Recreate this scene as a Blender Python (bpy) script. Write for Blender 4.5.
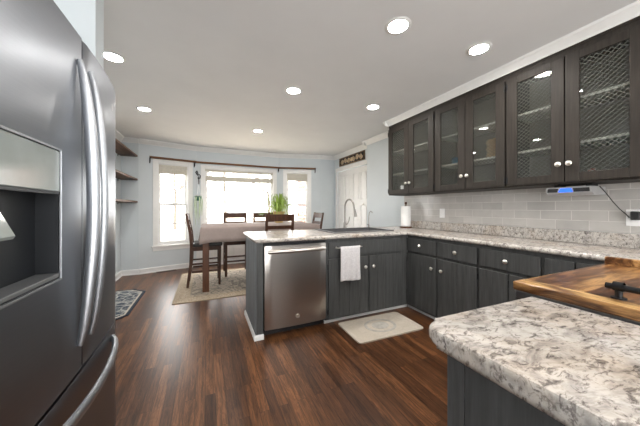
import bpy, bmesh, math, random
from mathutils import Vector, Matrix
random.seed(7)
S = bpy.context.scene
for o in list(bpy.data.objects): bpy.data.objects.remove(o)
C = S.collection
PI = math.pi

# ------------------------------------------------------------------ camera
cam_d = bpy.data.cameras.new('camera'); cam = bpy.data.objects.new('camera', cam_d); C.objects.link(cam)
cam.location = (0, 0, 1.198); cam.rotation_euler = (PI/2, 0, -math.radians(24.23))
cam_d.sensor_width = 36; cam_d.lens = 254.5/640*36; cam_d.shift_y = -5.2/640; cam_d.clip_start = 0.02
S.camera = cam
# ------------------------------------------------------------------ world
W = bpy.data.worlds.new('world'); S.world = W; W.use_nodes = True
bg = W.node_tree.nodes['Background']; bg.inputs[0].default_value = (1.0, 0.985, 0.96, 1); bg.inputs[1].default_value = 6.0
# ------------------------------------------------------------------ exposure
S.view_settings.view_transform = 'Standard'; S.view_settings.look = 'None'
S.view_settings.gamma = 1; S.view_settings.use_curve_mapping = False
S.view_settings.exposure = 0.95
LAMP = 130.0            # emission of the recessed lamp lenses
PORTALS = [((-0.60, 5.70, 1.26), 0.95, 1.6, 15.6), ((0.70, 5.84, 1.26), 1.5, 1.55, 0), ((2.02, 5.70, 1.26), 0.9, 1.6, -15.3), ((0.62, -2.66, 1.2), 3.3, 1.9, 180)]  # last portal serves the added, unseen fill window behind the camera
for p, w, h, a in PORTALS:
    L = bpy.data.lights.new('window_portal', 'AREA'); L.shape = 'RECTANGLE'; L.size = w; L.size_y = h
    L.cycles.is_portal = True
    o = bpy.data.objects.new('window_portal', L); C.objects.link(o); o.location = p
    o.rotation_euler = (-PI/2, 0, math.radians(a))

# ------------------------------------------------------------------ materials
def mat(name):
    m = bpy.data.materials.new(name); m.use_nodes = True
    return m, m.node_tree, m.node_tree.nodes['Principled BSDF']
def N(nt, t, **k):
    n = nt.nodes.new(t)
    for a, v in k.items():
        if a.startswith('i_'): n.inputs[a[2:].replace('_', ' ')].default_value = v
        else: setattr(n, a, v)
    return n
def coords(nt, scale=(1,1,1), kind='Object', rot=(0,0,0)):
    tc = N(nt, 'ShaderNodeTexCoord'); mp = N(nt, 'ShaderNodeMapping')
    mp.inputs['Scale'].default_value = scale; mp.inputs['Rotation'].default_value = rot
    nt.links.new(tc.outputs[kind], mp.inputs[0]); return mp.outputs[0]
def wpos(nt, scale=(1,1,1), rot=(0,0,0)):
    g = N(nt, 'ShaderNodeNewGeometry'); mp = N(nt, 'ShaderNodeMapping')
    mp.inputs['Scale'].default_value = scale; mp.inputs['Rotation'].default_value = rot
    nt.links.new(g.outputs['Position'], mp.inputs[0]); return mp.outputs[0]
def noise(nt, vec, scale, detail=4, rough=0.55, dist=0):
    n = N(nt, 'ShaderNodeTexNoise'); n.inputs['Scale'].default_value = scale; n.inputs['Detail'].default_value = detail
    n.inputs['Roughness'].default_value = rough; n.inputs['Distortion'].default_value = dist
    nt.links.new(vec, n.inputs['Vector']); return n.outputs['Fac']
def ramp(nt, fac, stops):
    r = N(nt, 'ShaderNodeValToRGB'); e = r.color_ramp.elements
    while len(e) < len(stops): e.new(0.5)
    for k, (p, c) in enumerate(stops): e[k].position = p; e[k].color = (*c, 1)
    nt.links.new(fac, r.inputs[0]); return r.outputs[0]
def mix(nt, fac, a, b, mode='MIX'):
    m = N(nt, 'ShaderNodeMix', data_type='RGBA', blend_type=mode)
    for s, v in ((0, fac), (6, a), (7, b)):
        if hasattr(v, 'is_linked'): nt.links.new(v, m.inputs[s])
        else: m.inputs[s].default_value = v if s == 0 else (*v, 1)
    return m.outputs[2]
def bump(nt, bs, h, strength=0.3, dist=0.002):
    b = N(nt, 'ShaderNodeBump'); b.inputs['Strength'].default_value = strength; b.inputs['Distance'].default_value = dist
    nt.links.new(h, b.inputs['Height']); nt.links.new(b.outputs[0], bs.inputs['Normal'])
def plain(name, col, rough=0.5, metal=0.0, var=0.06, scale=12, **k):
    m, nt, bs = mat(name)
    n = noise(nt, coords(nt), scale, 3)
    c = ramp(nt, n, [(0.3, tuple(x*(1-var) for x in col)), (0.7, tuple(min(1, x*(1+var)) for x in col))])
    nt.links.new(c, bs.inputs['Base Color'])
    bs.inputs['Roughness'].default_value = rough; bs.inputs['Metallic'].default_value = metal
    for a, v in k.items(): bs.inputs[a].default_value = v
    return m
def wood(name, dark, light, rough=0.4, stretch=(1, 1, .08), scale=30, world=False, coat=0.0):
    m, nt, bs = mat(name)
    v = (wpos if world else coords)(nt, stretch)
    n = noise(nt, v, scale, 6, 0.65, 0.6)
    c = ramp(nt, n, [(0.32, dark), (0.68, light)])
    nt.links.new(c, bs.inputs['Base Color']); bs.inputs['Roughness'].default_value = rough
    bs.inputs['Coat Weight'].default_value = coat; bs.inputs['Specular IOR Level'].default_value = 0.3
    bump(nt, bs, n, 0.15)
    return m
def metal(name, col, rough, stretch=(1, 1, 1), amt=0.15, aniso=0):
    m, nt, bs = mat(name)
    n = noise(nt, coords(nt, stretch), 60, 3)
    nt.links.new(ramp(nt, n, [(0.3, tuple(x*.93 for x in col)), (0.7, col)]), bs.inputs['Base Color'])
    mr = N(nt, 'ShaderNodeMapRange'); mr.inputs['To Min'].default_value = rough*(1-amt); mr.inputs['To Max'].default_value = rough*(1+amt)
    nt.links.new(n, mr.inputs[0]); nt.links.new(mr.outputs[0], bs.inputs['Roughness'])
    bs.inputs['Metallic'].default_value = 1
    if aniso:
        bs.inputs['Anisotropic'].default_value = aniso; bs.inputs['Anisotropic Rotation'].default_value = 0.0
        tg = N(nt, 'ShaderNodeTangent', direction_type='RADIAL', axis='Z'); nt.links.new(tg.outputs[0], bs.inputs['Tangent'])
    return m
def emit(name, col, s):
    m, nt, bs = mat(name); bs.inputs['Base Color'].default_value = (*col, 1)
    bs.inputs['Emission Color'].default_value = (*col, 1); bs.inputs['Emission Strength'].default_value = s
    return m
def pane_mat(name, tint=(1, 1, 1), refl=1.0, rough=0.0):
    m, nt, bs = mat(name); nt.nodes.remove(bs); out = nt.nodes['Material Output']
    t = N(nt, 'ShaderNodeBsdfTransparent'); t.inputs[0].default_value = (*tint, 1)
    g = N(nt, 'ShaderNodeBsdfGlossy'); g.inputs['Roughness'].default_value = rough
    fr = N(nt, 'ShaderNodeFresnel'); fr.inputs[0].default_value = 1.5
    mu = N(nt, 'ShaderNodeMath', operation='MULTIPLY'); mu.inputs[1].default_value = refl
    nt.links.new(fr.outputs[0], mu.inputs[0])
    ge = N(nt, 'ShaderNodeNewGeometry'); sb = N(nt, 'ShaderNodeMath', operation='SUBTRACT'); sb.inputs[0].default_value = 1
    m2 = N(nt, 'ShaderNodeMath', operation='MULTIPLY')      # reflect at the front face only: no false total reflection inside the pane
    nt.links.new(ge.outputs['Backfacing'], sb.inputs[1]); nt.links.new(mu.outputs[0], m2.inputs[0]); nt.links.new(sb.outputs[0], m2.inputs[1]); mu = m2
    x = N(nt, 'ShaderNodeMixShader'); nt.links.new(mu.outputs[0], x.inputs[0]); nt.links.new(t.outputs[0], x.inputs[1]); nt.links.new(g.outputs[0], x.inputs[2])
    nt.links.new(x.outputs[0], out.inputs[0]); return m

M = {}
M['wall'] = plain('wall paint', (0.60, 0.65, 0.68), 0.6, var=0.02, scale=3)
M['ceiling'] = plain('ceiling paint', (0.71, 0.715, 0.72), 0.8, var=0.02, scale=3)
M['trim'] = plain('white trim paint', (0.78, 0.78, 0.77), 0.35, var=0.02)
M['white'] = plain('white plastic', (0.8, 0.8, 0.8), 0.35, var=0.02)
M['ceramic'] = plain('white ceramic', (0.75, 0.75, 0.73), 0.2, var=0.02)
def cabinet_paint(name, dark, light, rough=0.5):
    m, nt, bs = mat(name)
    n = noise(nt, wpos(nt, (1, 1, .06)), 45, 6, 0.7)
    n2 = noise(nt, wpos(nt), 2.5, 3)
    c = ramp(nt, n, [(0.35, dark), (0.62, light), (0.75, tuple(x*1.35 for x in light))])
    c2 = mix(nt, n2, c, tuple(x*1.2 for x in light), 'MIX')
    nt.links.new(mix(nt, 0.35, c, c2), bs.inputs['Base Color']); bs.inputs['Roughness'].default_value = rough; bs.inputs['Specular IOR Level'].default_value = 0.32
    bump(nt, bs, n, 0.25, 0.001)
    return m
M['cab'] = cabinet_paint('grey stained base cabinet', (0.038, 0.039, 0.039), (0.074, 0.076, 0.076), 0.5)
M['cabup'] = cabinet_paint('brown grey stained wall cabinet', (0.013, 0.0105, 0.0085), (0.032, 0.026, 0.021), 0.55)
M['cabend'] = cabinet_paint('weathered grey end panel', (0.10, 0.108, 0.115), (0.20, 0.215, 0.225), 0.5)  # weathered grey, lightened and blued to carry the window's light
M['cabin'] = plain('cabinet interior', (0.13, 0.11, 0.09), 0.6)
M['shelfedge'] = plain('pale shelf', (0.5, 0.48, 0.43), 0.5)
M['dark'] = plain('near black', (0.012, 0.012, 0.013), 0.5)
M['black'] = plain('black metal', (0.02, 0.02, 0.022), 0.35, 0.6)
M['nickel'] = metal('brushed nickel', (0.80, 0.77, 0.72), 0.3)
M['tapsteel'] = metal('grey brushed tap metal', (0.30, 0.285, 0.27), 0.3)
M['steel'] = metal('stainless steel dishwasher', (0.50, 0.475, 0.45), 0.32, (.3, .3, 8), .1, .8)
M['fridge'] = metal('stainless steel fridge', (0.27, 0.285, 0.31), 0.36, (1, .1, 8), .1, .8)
M['fridgehandle'] = metal('satin steel handle', (0.42, 0.44, 0.47), 0.38, amt=0.0)
M['fridgeside'] = plain('fridge side grey', (0.14, 0.145, 0.15), 0.4, 0.3)
M['panelgloss'] = plain('grey gloss control panel', (0.27, 0.30, 0.29), 0.12, 0.0)
M['cavity'] = plain('dark dispenser plastic', (0.007, 0.009, 0.012), 0.45)
M['chairwood'] = wood('dark walnut chair', (0.030, 0.012, 0.006), (0.085, 0.034, 0.016), 0.5)
M['tablewood'] = wood('brown table wood', (0.040, 0.014, 0.006), (0.13, 0.050, 0.020), 0.4)
M['shelfwood'] = wood('walnut shelf', (0.03, 0.014, 0.008), (0.13, 0.06, 0.03), 0.5, (.6, .08, 1), 22)
M['rodwood'] = wood('brown rod wood', (0.09, 0.04, 0.02), (0.20, 0.10, 0.05), 0.6, (.08, 1, 1))
M['leather'] = plain('black seat pad', (0.015, 0.014, 0.014), 0.45)
M['cloth'] = plain('taupe tablecloth', (0.30, 0.245, 0.225), 0.9, var=0.05, scale=30)
M['towel'] = plain('white towel', (0.70, 0.68, 0.69), 0.95, var=0.1, scale=60)
M['paper'] = plain('paper towel', (0.85, 0.85, 0.84), 0.9, var=0.02)
M['blind'] = plain('cream woven blind', (0.60, 0.57, 0.50), 0.8, var=0.08, scale=40)
M['sink'] = plain('dark composite sink', (0.11, 0.11, 0.113), 0.45, var=0.2, scale=200)
M['glass'] = pane_mat('window glass')
M['cabglass'] = pane_mat('cabinet glass', (0.93, 0.95, 0.95), 1.0, 0.02)
M['wire'] = plain('dark wire', (0.15, 0.14, 0.12), 0.4, 0.0)
M['lens'] = emit('lamp lens', (1.0, 0.95, 0.89), LAMP)
M['trimring'] = plain('lamp trim ring', (0.72, 0.72, 0.71), 0.4)
M['display'] = emit('blue display', (0.02, 0.12, 0.9), 0.7)
M['silver'] = plain('silver plastic', (0.42, 0.42, 0.43), 0.3, 0.4)
M['terracotta'] = plain('pale clay pot', (0.50, 0.36, 0.16), 0.7)
M['greenpot'] = plain('green pot', (0.03, 0.14, 0.09), 0.4)
M['leaf'] = plain('spider plant leaf', (0.26, 0.38, 0.06), 0.5, var=0.4, scale=8)
M['leafpale'] = plain('pale trailing leaf', (0.42, 0.52, 0.34), 0.5, var=0.3, scale=10)
M['soil'] = plain('potting soil', (0.03, 0.02, 0.012), 0.9)
M['bluebowl'] = plain('blue glaze', (0.04, 0.20, 0.38), 0.2)
M['bamboo'] = wood('bamboo plates', (0.36, 0.20, 0.08), (0.62, 0.40, 0.18), 0.4, (1, 1, 1), 20)
M['greendish'] = plain('green dish', (0.05, 0.22, 0.06), 0.3)
M['redjar'] = plain('brown red jar', (0.22, 0.06, 0.04), 0.3)
M['concrete'] = plain('patio ground', (0.55, 0.48, 0.38), 0.9, var=0.25, scale=1.5)
M['bark'] = plain('pale bark', (0.115, 0.10, 0.085), 0.9, var=0.3)
M['pipe'] = plain('cord', (0.02, 0.02, 0.02), 0.5)

def granite():
    m, nt, bs = mat('granite')
    v = wpos(nt, (1.0, 1.0, 1.0), (0, 0, 0.5))
    vs = wpos(nt, (1.0, 2.0, 1.4), (0, 0, 0.7))
    a = noise(nt, vs, 13, 8, 0.62, 1.2)
    b = noise(nt, vs, 34, 8, 0.68, 0.8)
    c = noise(nt, v, 5, 5, 0.6, 0.5)
    d = noise(nt, v, 70, 4, 0.7)
    base = ramp(nt, a, [(0.30, (0.24, 0.235, 0.235)), (0.42, (0.40, 0.39, 0.38)), (0.52, (0.54, 0.53, 0.515)), (0.72, (0.62, 0.61, 0.60))])
    tan = ramp(nt, c, [(0.48, (1, 1, 1)), (0.68, (0.90, 0.82, 0.74))])
    x = mix(nt, 1.0, base, tan, 'MULTIPLY')
    veins = ramp(nt, b, [(0.31, (0.08, 0.08, 0.085)), (0.41, (0.42, 0.40, 0.40)), (0.48, (1, 1, 1))])
    x = mix(nt, 0.85, x, veins, 'MULTIPLY')
    sp = ramp(nt, d, [(0.30, (0.35, 0.33, 0.32)), (0.42, (1, 1, 1))])
    x = mix(nt, 0.8, x, sp, 'MULTIPLY'); x = mix(nt, 1.0, x, (1.0, 0.955, 0.91), 'MULTIPLY')
    nt.links.new(x, bs.inputs['Base Color']); bs.inputs['Roughness'].default_value = 0.22
    return m
M['granite'] = granite()

def floor_mat():
    m, nt, bs = mat('oak floor')
    v = wpos(nt, (1, 1, 1), (0, 0, PI/2))
    br = N(nt, 'ShaderNodeTexBrick'); br.offset = 0.37; br.offset_frequency = 2; br.squash = 1
    nt.links.new(v, br.inputs['Vector'])
    br.inputs['Scale'].default_value = 1.0; br.inputs['Brick Width'].default_value = 0.75; br.inputs['Row Height'].default_value = 0.058
    br.inputs['Mortar Size'].default_value = 0.0009; br.inputs['Mortar Smooth'].default_value = 0.2; br.inputs['Bias'].default_value = 0.0
    br.inputs['Color1'].default_value = (0, 0, 0, 1); br.inputs['Color2'].default_value = (1, 1, 1, 1); br.inputs['Mortar'].default_value = (0.5, 0.5, 0.5, 1)
    # grain varies with each plank: shift the noise lookup by the plank's tint
    add = N(nt, 'ShaderNodeVectorMath', operation='ADD')
    sc = N(nt, 'ShaderNodeVectorMath', operation='SCALE'); sc.inputs['Scale'].default_value = 7.0
    nt.links.new(br.outputs['Color'], sc.inputs[0]); nt.links.new(sc.outputs[0], add.inputs[1]); nt.links.new(wpos(nt, (1, .06, 1)), add.inputs[0])
    g = noise(nt, add.outputs[0], 55, 6, 0.65, 0.8)
    add2 = N(nt, 'ShaderNodeVectorMath', operation='ADD'); nt.links.new(sc.outputs[0], add2.inputs[1]); nt.links.new(wpos(nt, (1, .12, 1)), add2.inputs[0])
    g2 = noise(nt, add2.outputs[0], 13, 3, 0.5, 2.5)
    plank = ramp(nt, br.outputs['Color'], [(0.0, (0.066, 0.026, 0.011)), (0.5, (0.112, 0.046, 0.019)), (1.0, (0.185, 0.078, 0.031))])
    gr = ramp(nt, g, [(0.36, (0.28, 0.25, 0.24)), (0.54, (1.0, 1.0, 1.0)), (0.72, (1.6, 1.55, 1.45))])
    x = mix(nt, 0.85, plank, gr, 'MULTIPLY')
    w = N(nt, 'ShaderNodeMath', operation='SINE'); mu = N(nt, 'ShaderNodeMath', operation='MULTIPLY'); mu.inputs[1].default_value = 60
    nt.links.new(g2, mu.inputs[0]); nt.links.new(mu.outputs[0], w.inputs[0])
    cath = ramp(nt, w.outputs[0], [(0.0, (0.72, 0.70, 0.68)), (0.75, (1, 1, 1))])
    x = mix(nt, 0.8, x, cath, 'MULTIPLY')
    mort = ramp(nt, br.outputs['Fac'], [(0.0, (1, 1, 1)), (1.0, (0.15, 0.13, 0.12))])
    x = mix(nt, 1.0, x, mort, 'MULTIPLY')
    nt.links.new(x, bs.inputs['Base Color'])
    rr = N(nt, 'ShaderNodeMapRange'); rr.inputs['To Min'].default_value = 0.24; rr.inputs['To Max'].default_value = 0.42
    nt.links.new(g, rr.inputs[0]); nt.links.new(rr.outputs[0], bs.inputs['Roughness'])
    bump(nt, bs, g, 0.12, 0.001); bs.inputs['Specular IOR Level'].default_value = 0.36
    return m
M['floor'] = floor_mat()

def tile_mat():
    m, nt, bs = mat('subway tile')
    g = N(nt, 'ShaderNodeNewGeometry'); sx = N(nt, 'ShaderNodeSeparateXYZ'); cx = N(nt, 'ShaderNodeCombineXYZ')
    nt.links.new(g.outputs['Position'], sx.inputs[0]); nt.links.new(sx.outputs[1], cx.inputs[0])
    su = N(nt, 'ShaderNodeMath', operation='SUBTRACT'); su.inputs[1].default_value = 1.017
    nt.links.new(sx.outputs[2], su.inputs[0]); nt.links.new(su.outputs[0], cx.inputs[1])
    br = N(nt, 'ShaderNodeTexBrick'); br.offset = 0.5
    nt.links.new(cx.outputs[0], br.inputs['Vector']); br.inputs['Scale'].default_value = 1
    br.inputs['Brick Width'].default_value = 0.211; br.inputs['Row Height'].default_value = 0.079; br.inputs['Mortar Size'].default_value = 0.0028
    br.inputs['Mortar Smooth'].default_value = 0.3
    br.inputs['Color1'].default_value = (0.40, 0.385, 0.365, 1); br.inputs['Color2'].default_value = (0.49, 0.47, 0.445, 1); br.inputs['Mortar'].default_value = (0.66, 0.64, 0.61, 1)
    n = noise(nt, cx.outputs[0], 6, 4)
    x = mix(nt, 0.25, br.outputs['Color'], ramp(nt, n, [(0.3, (0.34, 0.33, 0.32)), (0.7, (0.6, 0.58, 0.56))]))
    nt.links.new(x, bs.inputs['Base Color']); bs.inputs['Roughness'].default_value = 0.12
    n2 = noise(nt, cx.outputs[0], 18, 2)
    ad = N(nt, 'ShaderNodeMath', operation='SUBTRACT'); nt.links.new(n2, ad.inputs[0]); nt.links.new(br.outputs['Fac'], ad.inputs[1])
    bump(nt, bs, ad.outputs[0], 0.5, 0.004)
    return m
M['tile'] = tile_mat()

def board_mat(name, along):      # butcher planks; along = 'x' or 'y'
    m, nt, bs = mat(name)
    rot = (0, 0, 0) if along == 'x' else (0, 0, PI/2)
    br = N(nt, 'ShaderNodeTexBrick'); br.offset = 0.4
    nt.links.new(wpos(nt, (1, 1, 1), rot), br.inputs['Vector']); br.inputs['Scale'].default_value = 1
    br.inputs['Brick Width'].default_value = 0.9 if along == 'x' else 0.5; br.inputs['Row Height'].default_value = 0.075 if along == 'x' else 0.02
    br.inputs['Mortar Size'].default_value = 0.0008
    br.inputs['Color1'].default_value = (0, 0, 0, 1); br.inputs['Color2'].default_value = (1, 1, 1, 1)
    c = ramp(nt, br.outputs['Color'], [(0, (0.20, 0.085, 0.03)), (0.5, (0.36, 0.18, 0.07)), (1, (0.60, 0.36, 0.14))])
    if along == 'y': c = ramp(nt, br.outputs['Color'], [(0, (0.36, 0.19, 0.07)), (0.5, (0.62, 0.38, 0.14)), (1, (0.85, 0.58, 0.26))])
    n = noise(nt, wpos(nt, (.12, 1, 1) if along == 'x' else (1, .12, 1)), 40, 6, 0.7, 1.0)
    k = noise(nt, wpos(nt, (.16, 1, 1) if along == 'x' else (1, .35, 1)), 13, 4, 0.6, 1.0)
    x = mix(nt, 0.8, c, ramp(nt, n, [(0.40, (0.22, 0.14, 0.10)), (0.56, (1, 1, 1))]), 'MULTIPLY')
    x = mix(nt, 0.9, x, ramp(nt, k, [(0.38, (0.20, 0.12, 0.08)), (0.53, (1, 1, 1))]), 'MULTIPLY')
    nt.links.new(x, bs.inputs['Base Color']); bs.inputs['Roughness'].default_value = 0.28
    return m
M['boardx'] = board_mat('rustic planks', 'x'); M['boardy'] = board_mat('rustic rim', 'y')

def rug_mat(name, cols, scale):
    m, nt, bs = mat(name)
    v = coords(nt)
    vo = N(nt, 'ShaderNodeTexVoronoi', feature='DISTANCE_TO_EDGE'); vo.inputs['Scale'].default_value = scale
    nt.links.new(v, vo.inputs['Vector'])
    n = noise(nt, v, scale*2.2, 5, 0.7, 1.5)
    a = ramp(nt, vo.outputs['Distance'], [(0.05, cols[0]), (0.12, cols[1]), (0.3, cols[2])])
    b = ramp(nt, n, [(0.42, cols[0]), (0.5, cols[1]), (0.6, cols[2])])
    nt.links.new(mix(nt, 0.5, a, b), bs.inputs['Base Color']); bs.inputs['Roughness'].default_value = 0.95
    return m
M['rug'] = rug_mat('oriental rug field', ((0.10, 0.085, 0.07), (0.44, 0.38, 0.30), (0.30, 0.23, 0.18)), 9)
M['rugborder'] = rug_mat('oriental rug border', ((0.20, 0.14, 0.09), (0.50, 0.43, 0.33), (0.33, 0.25, 0.17)), 16)
M['rugedge'] = plain('rug edge', (0.35, 0.28, 0.2), 0.95)
M['navyrug'] = rug_mat('navy patterned mat', ((0.38, 0.38, 0.35), (0.018, 0.03, 0.05), (0.022, 0.036, 0.06)), 9)
M['navyedge'] = plain('navy mat edge', (0.012, 0.02, 0.035), 0.95)
M['creamrug'] = rug_mat('cream medallion mat', ((0.45, 0.40, 0.34), (0.40, 0.355, 0.30), (0.33, 0.29, 0.25)), 14)
M['matcream'] = rug_mat('cream kitchen mat', ((0.52, 0.46, 0.38), (0.58, 0.52, 0.44), (0.50, 0.45, 0.38)), 9)
M['matpattern'] = plain('mat medallion', (0.44, 0.42, 0.38), 0.9, var=0.15, scale=25)
M['carvedlight'] = plain('pale carved scroll', (0.55, 0.42, 0.28), 0.6, var=0.3)
M['carved'] = wood('carved wood panel', (0.06, 0.035, 0.02), (0.32, 0.22, 0.13), 0.6, (1, 1, 1), 18)

def brickmat():
    m, nt, bs = mat('red brick')
    br = N(nt, 'ShaderNodeTexBrick'); g = N(nt, 'ShaderNodeNewGeometry'); sx = N(nt, 'ShaderNodeSeparateXYZ'); cx = N(nt, 'ShaderNodeCombineXYZ')
    nt.links.new(g.outputs['Position'], sx.inputs[0]); nt.links.new(sx.outputs[0], cx.inputs[0]); nt.links.new(sx.outputs[2], cx.inputs[1])
    nt.links.new(cx.outputs[0], br.inputs['Vector']); br.inputs['Scale'].default_value = 1
    br.inputs['Brick Width'].default_value = 0.24; br.inputs['Row Height'].default_value = 0.12; br.inputs['Mortar Size'].default_value = 0.02
    br.inputs['Color1'].default_value = (0.13, 0.04, 0.025, 1); br.inputs['Color2'].default_value = (0.17, 0.06, 0.04, 1); br.inputs['Mortar'].default_value = (0.3, 0.26, 0.22, 1)
    nt.links.new(br.outputs[0], bs.inputs['Base Color']); return m
M['brick'] = brickmat()

# ------------------------------------------------------------------ mesh builder
class B:
    def __init__(s): s.bm = bmesh.new()
    def box(s, x0, x1, y0, y1, z0, z1, bev=0.0, seg=2):
        vs = [s.bm.verts.new((x, y, z)) for x in (x0, x1) for y in (y0, y1) for z in (z0, z1)]
        f = [(0,1,3,2), (4,6,7,5), (0,4,5,1), (2,3,7,6), (0,2,6,4), (1,5,7,3)]
        fs = [s.bm.faces.new([vs[i] for i in q]) for q in f]
        if bev > 0:
            es = list({e for q in fs for e in q.edges})
            bmesh.ops.bevel(s.bm, geom=es, offset=bev, segments=seg, affect='EDGES', profile=0.5)
        return s
    def prism(s, pts, z0, z1, axis='z', bev=0, seg=2):
        def P(a, b, c): return {'z': (a, b, c), 'y': (a, c, b), 'x': (c, a, b)}[axis]
        lo = [s.bm.verts.new(P(a, b, z0)) for a, b in pts]; hi = [s.bm.verts.new(P(a, b, z1)) for a, b in pts]
        n = len(pts); fs = [s.bm.faces.new(lo[::-1]), s.bm.faces.new(hi)]
        for i in range(n): fs.append(s.bm.faces.new((lo[i], lo[(i+1) % n], hi[(i+1) % n], hi[i])))
        if bev:
            es = list(set(fs[0].edges) | set(fs[1].edges))
            bmesh.ops.bevel(s.bm, geom=es, offset=bev, segments=seg, affect='EDGES', profile=0.5)
        return s
    def tube(s, pts, r, n=8, flat=1.0, cap=True):
        pts = [Vector(p) for p in pts]; rings = []
        rr = r if isinstance(r, (list, tuple)) else [r]*len(pts)
        up = None
        for i, p in enumerate(pts):
            t = (pts[min(i+1, len(pts)-1)] - pts[max(i-1, 0)]).normalized()
            if up is None: up = Vector((0, 0, 1)) if abs(t.z) < .9 else Vector((1, 0, 0))
            a = t.cross(up).normalized(); b = a.cross(t).normalized(); up = b
            rings.append([s.bm.verts.new(p + a*rr[i]*math.cos(2*PI*k/n) + b*rr[i]*flat*math.sin(2*PI*k/n)) for k in range(n)])
        for i in range(len(rings)-1):
            for k in range(n): s.bm.faces.new((rings[i][k], rings[i][(k+1) % n], rings[i+1][(k+1) % n], rings[i+1][k]))
        if cap: s.bm.faces.new(rings[0][::-1]); s.bm.faces.new(rings[-1])
        return s
    def lathe(s, prof, c=(0, 0, 0), n=24, axis='z'):
        c = Vector(c); rings = []
        def P(r, h, a):
            u, v = r*math.cos(a), r*math.sin(a)
            return c + Vector({'z': (u, v, h), 'y': (u, h, v), 'x': (h, u, v)}[axis])
        for r, h in prof:
            if r < 1e-6: rings.append([s.bm.verts.new(P(0, h, 0))])
            else: rings.append([s.bm.verts.new(P(r, h, 2*PI*k/n)) for k in range(n)])
        for i in range(len(rings)-1):
            a, b = rings[i], rings[i+1]
            for k in range(n):
                k2 = (k+1) % n
                if len(a) == 1 and len(b) == 1: continue
                if len(a) == 1: s.bm.faces.new((a[0], b[k2], b[k]))
                elif len(b) == 1: s.bm.faces.new((a[k], a[k2], b[0]))
                else: s.bm.faces.new((a[k], a[k2], b[k2], b[k]))
        return s
    def xf(s, mtx): bmesh.ops.transform(s.bm, matrix=mtx, verts=s.bm.verts); return s
    def build(s, name, m, parent=None, smooth=False):
        bmesh.ops.recalc_face_normals(s.bm, faces=s.bm.faces)
        me = bpy.data.meshes.new(name); s.bm.to_mesh(me); s.bm.free()
        me.materials.append(M[m] if isinstance(m, str) else m)
        if smooth:
            for p in me.polygons: p.use_smooth = True
            try: me.set_sharp_from_angle(angle=math.radians(smooth if smooth is not True else 40))
            except Exception: pass
        o = bpy.data.objects.new(name, me); C.objects.link(o)
        if parent: o.parent = parent
        return o
def tag(o, label, cat, group=None, kind=None):
    o['label'] = label; o['category'] = cat
    if group: o['group'] = group
    if kind: o['kind'] = kind
    return o
def thing(name, label, cat, loc=(0, 0, 0), rz=0, group=None):
    o = bpy.data.objects.new(name, None); C.objects.link(o); o.location = loc; o.rotation_euler = (0, 0, rz); o.empty_display_size = .1
    return tag(o, label, cat, group)
def struct(b, name, m, smooth=False, parent=None):
    o = b.build(name, m, parent, smooth)
    if not parent: o['kind'] = 'structure'
    return o
def kids(o): return [c for c in bpy.data.objects if c.parent == o]
def dup(root, loc, rz=0, label=None, group=None):
    r = root.copy(); C.objects.link(r); r.location = loc; r.rotation_euler = (0, 0, rz)
    if label: r['label'] = label
    if group: r['group'] = group
    for ch in kids(root):
        c = ch.copy(); C.objects.link(c); c.parent = r
        for g in kids(ch):
            d = g.copy(); C.objects.link(d); d.parent = c
    return r

# ------------------------------------------------------------------ room shell
H = 2.44
XL, XR, XC = -1.36, 2.74, 2.87
PA, PB, PC_, PD = (-1.10, 5.52), (-.17, 5.78), (1.55, 5.78), (2.50, 5.52)
YB = -2.6
struct(B().prism([(XL-.1, YB-.1), (XC+.1, YB-.1), (XC+.1, 5.62), (2.5, 5.62), (1.56, 5.88), (-.18, 5.88), (-1.12, 5.62), (XL-.1, 5.62)], -.08, 0), 'floor', 'floor')
struct(B().prism([(XL-.1, YB-.1), (XC+.1, YB-.1), (XC+.1, 5.62), (2.5, 5.62), (1.56, 5.88), (-.18, 5.88), (-1.12, 5.62), (XL-.1, 5.62)], H, H+.08), 'ceiling', 'ceiling')
def frame_of(a, b):
    a = Vector((*a, 0)); b = Vector((*b, 0)); d = (b-a); L = d.length; d.normalize()
    n = Vector((-d.y, d.x, 0))          # outward (left of travel)
    return Matrix(((d.x, n.x, 0, a.x), (d.y, n.y, 0, a.y), (0, 0, 1, 0), (0, 0, 0, 1))), L
def wall(name, a, b, holes=(), e0=0.0, e1=0.0, th=.1, m='wall'):
    # local: x along the wall, y outward, inner face at y = 0
    mt, L = frame_of(a, b); bb = B(); x = -e0
    for (t0, t1, z0, z1) in sorted(holes):
        bb.box(x, t0, 0, th, 0, H)
        if z0 > 0: bb.box(t0, t1, 0, th, 0, z0)
        bb.box(t0, t1, 0, th, z1, H); x = t1
    bb.box(x, L+e1, 0, th, 0, H); bb.xf(mt)
    return struct(bb, name, m)
# travel direction chosen so that "left" is outside the room
wall('wall_left', (XL, YB), (XL, 5.52), e0=.0, e1=.1)
wall('wall_far_left', (XL, 5.52), PA)
HL = (.30, .81, .49, 2.03); HC = (.15, 1.60, .50, 2.01); HR = (.18, .68, .49, 2.01)
wall('wall_bay_left', PA, PB, [HL], .0, .02)
wall('wall_bay', PB, PC_, [HC], .0, .0)
wall('wall_bay_right', PC_, PD, [HR], .02, .0)
wall('wall_far_right', PD, (XC, 5.52), e1=.1)
wall('wall_closet', (XC, 5.52), (XC, 3.96), [(.17, 1.42, 0, 2.05)])
struct(B().box(XR, XC, 3.96, 3.962, 0, H), 'wall_jog', 'wall')
wall('wall_right', (XR, 3.96), (XR, YB), th=.23)
wall('wall_back', (XC, YB), (XL, YB), [(.6, 3.9, .3, 2.15)])  # opening made for the added, unseen fill window
# partition stub past the fridge
struct(B().box(XL, -.505, 1.632, 1.748, 0, H), 'wall_partition', 'wall')
# tiled splashback on the right wall
struct(B().box(XR-.008, XR, -1.2, 2.975, 1.017, 1.378), 'wall_backsplash', 'tile')

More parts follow.
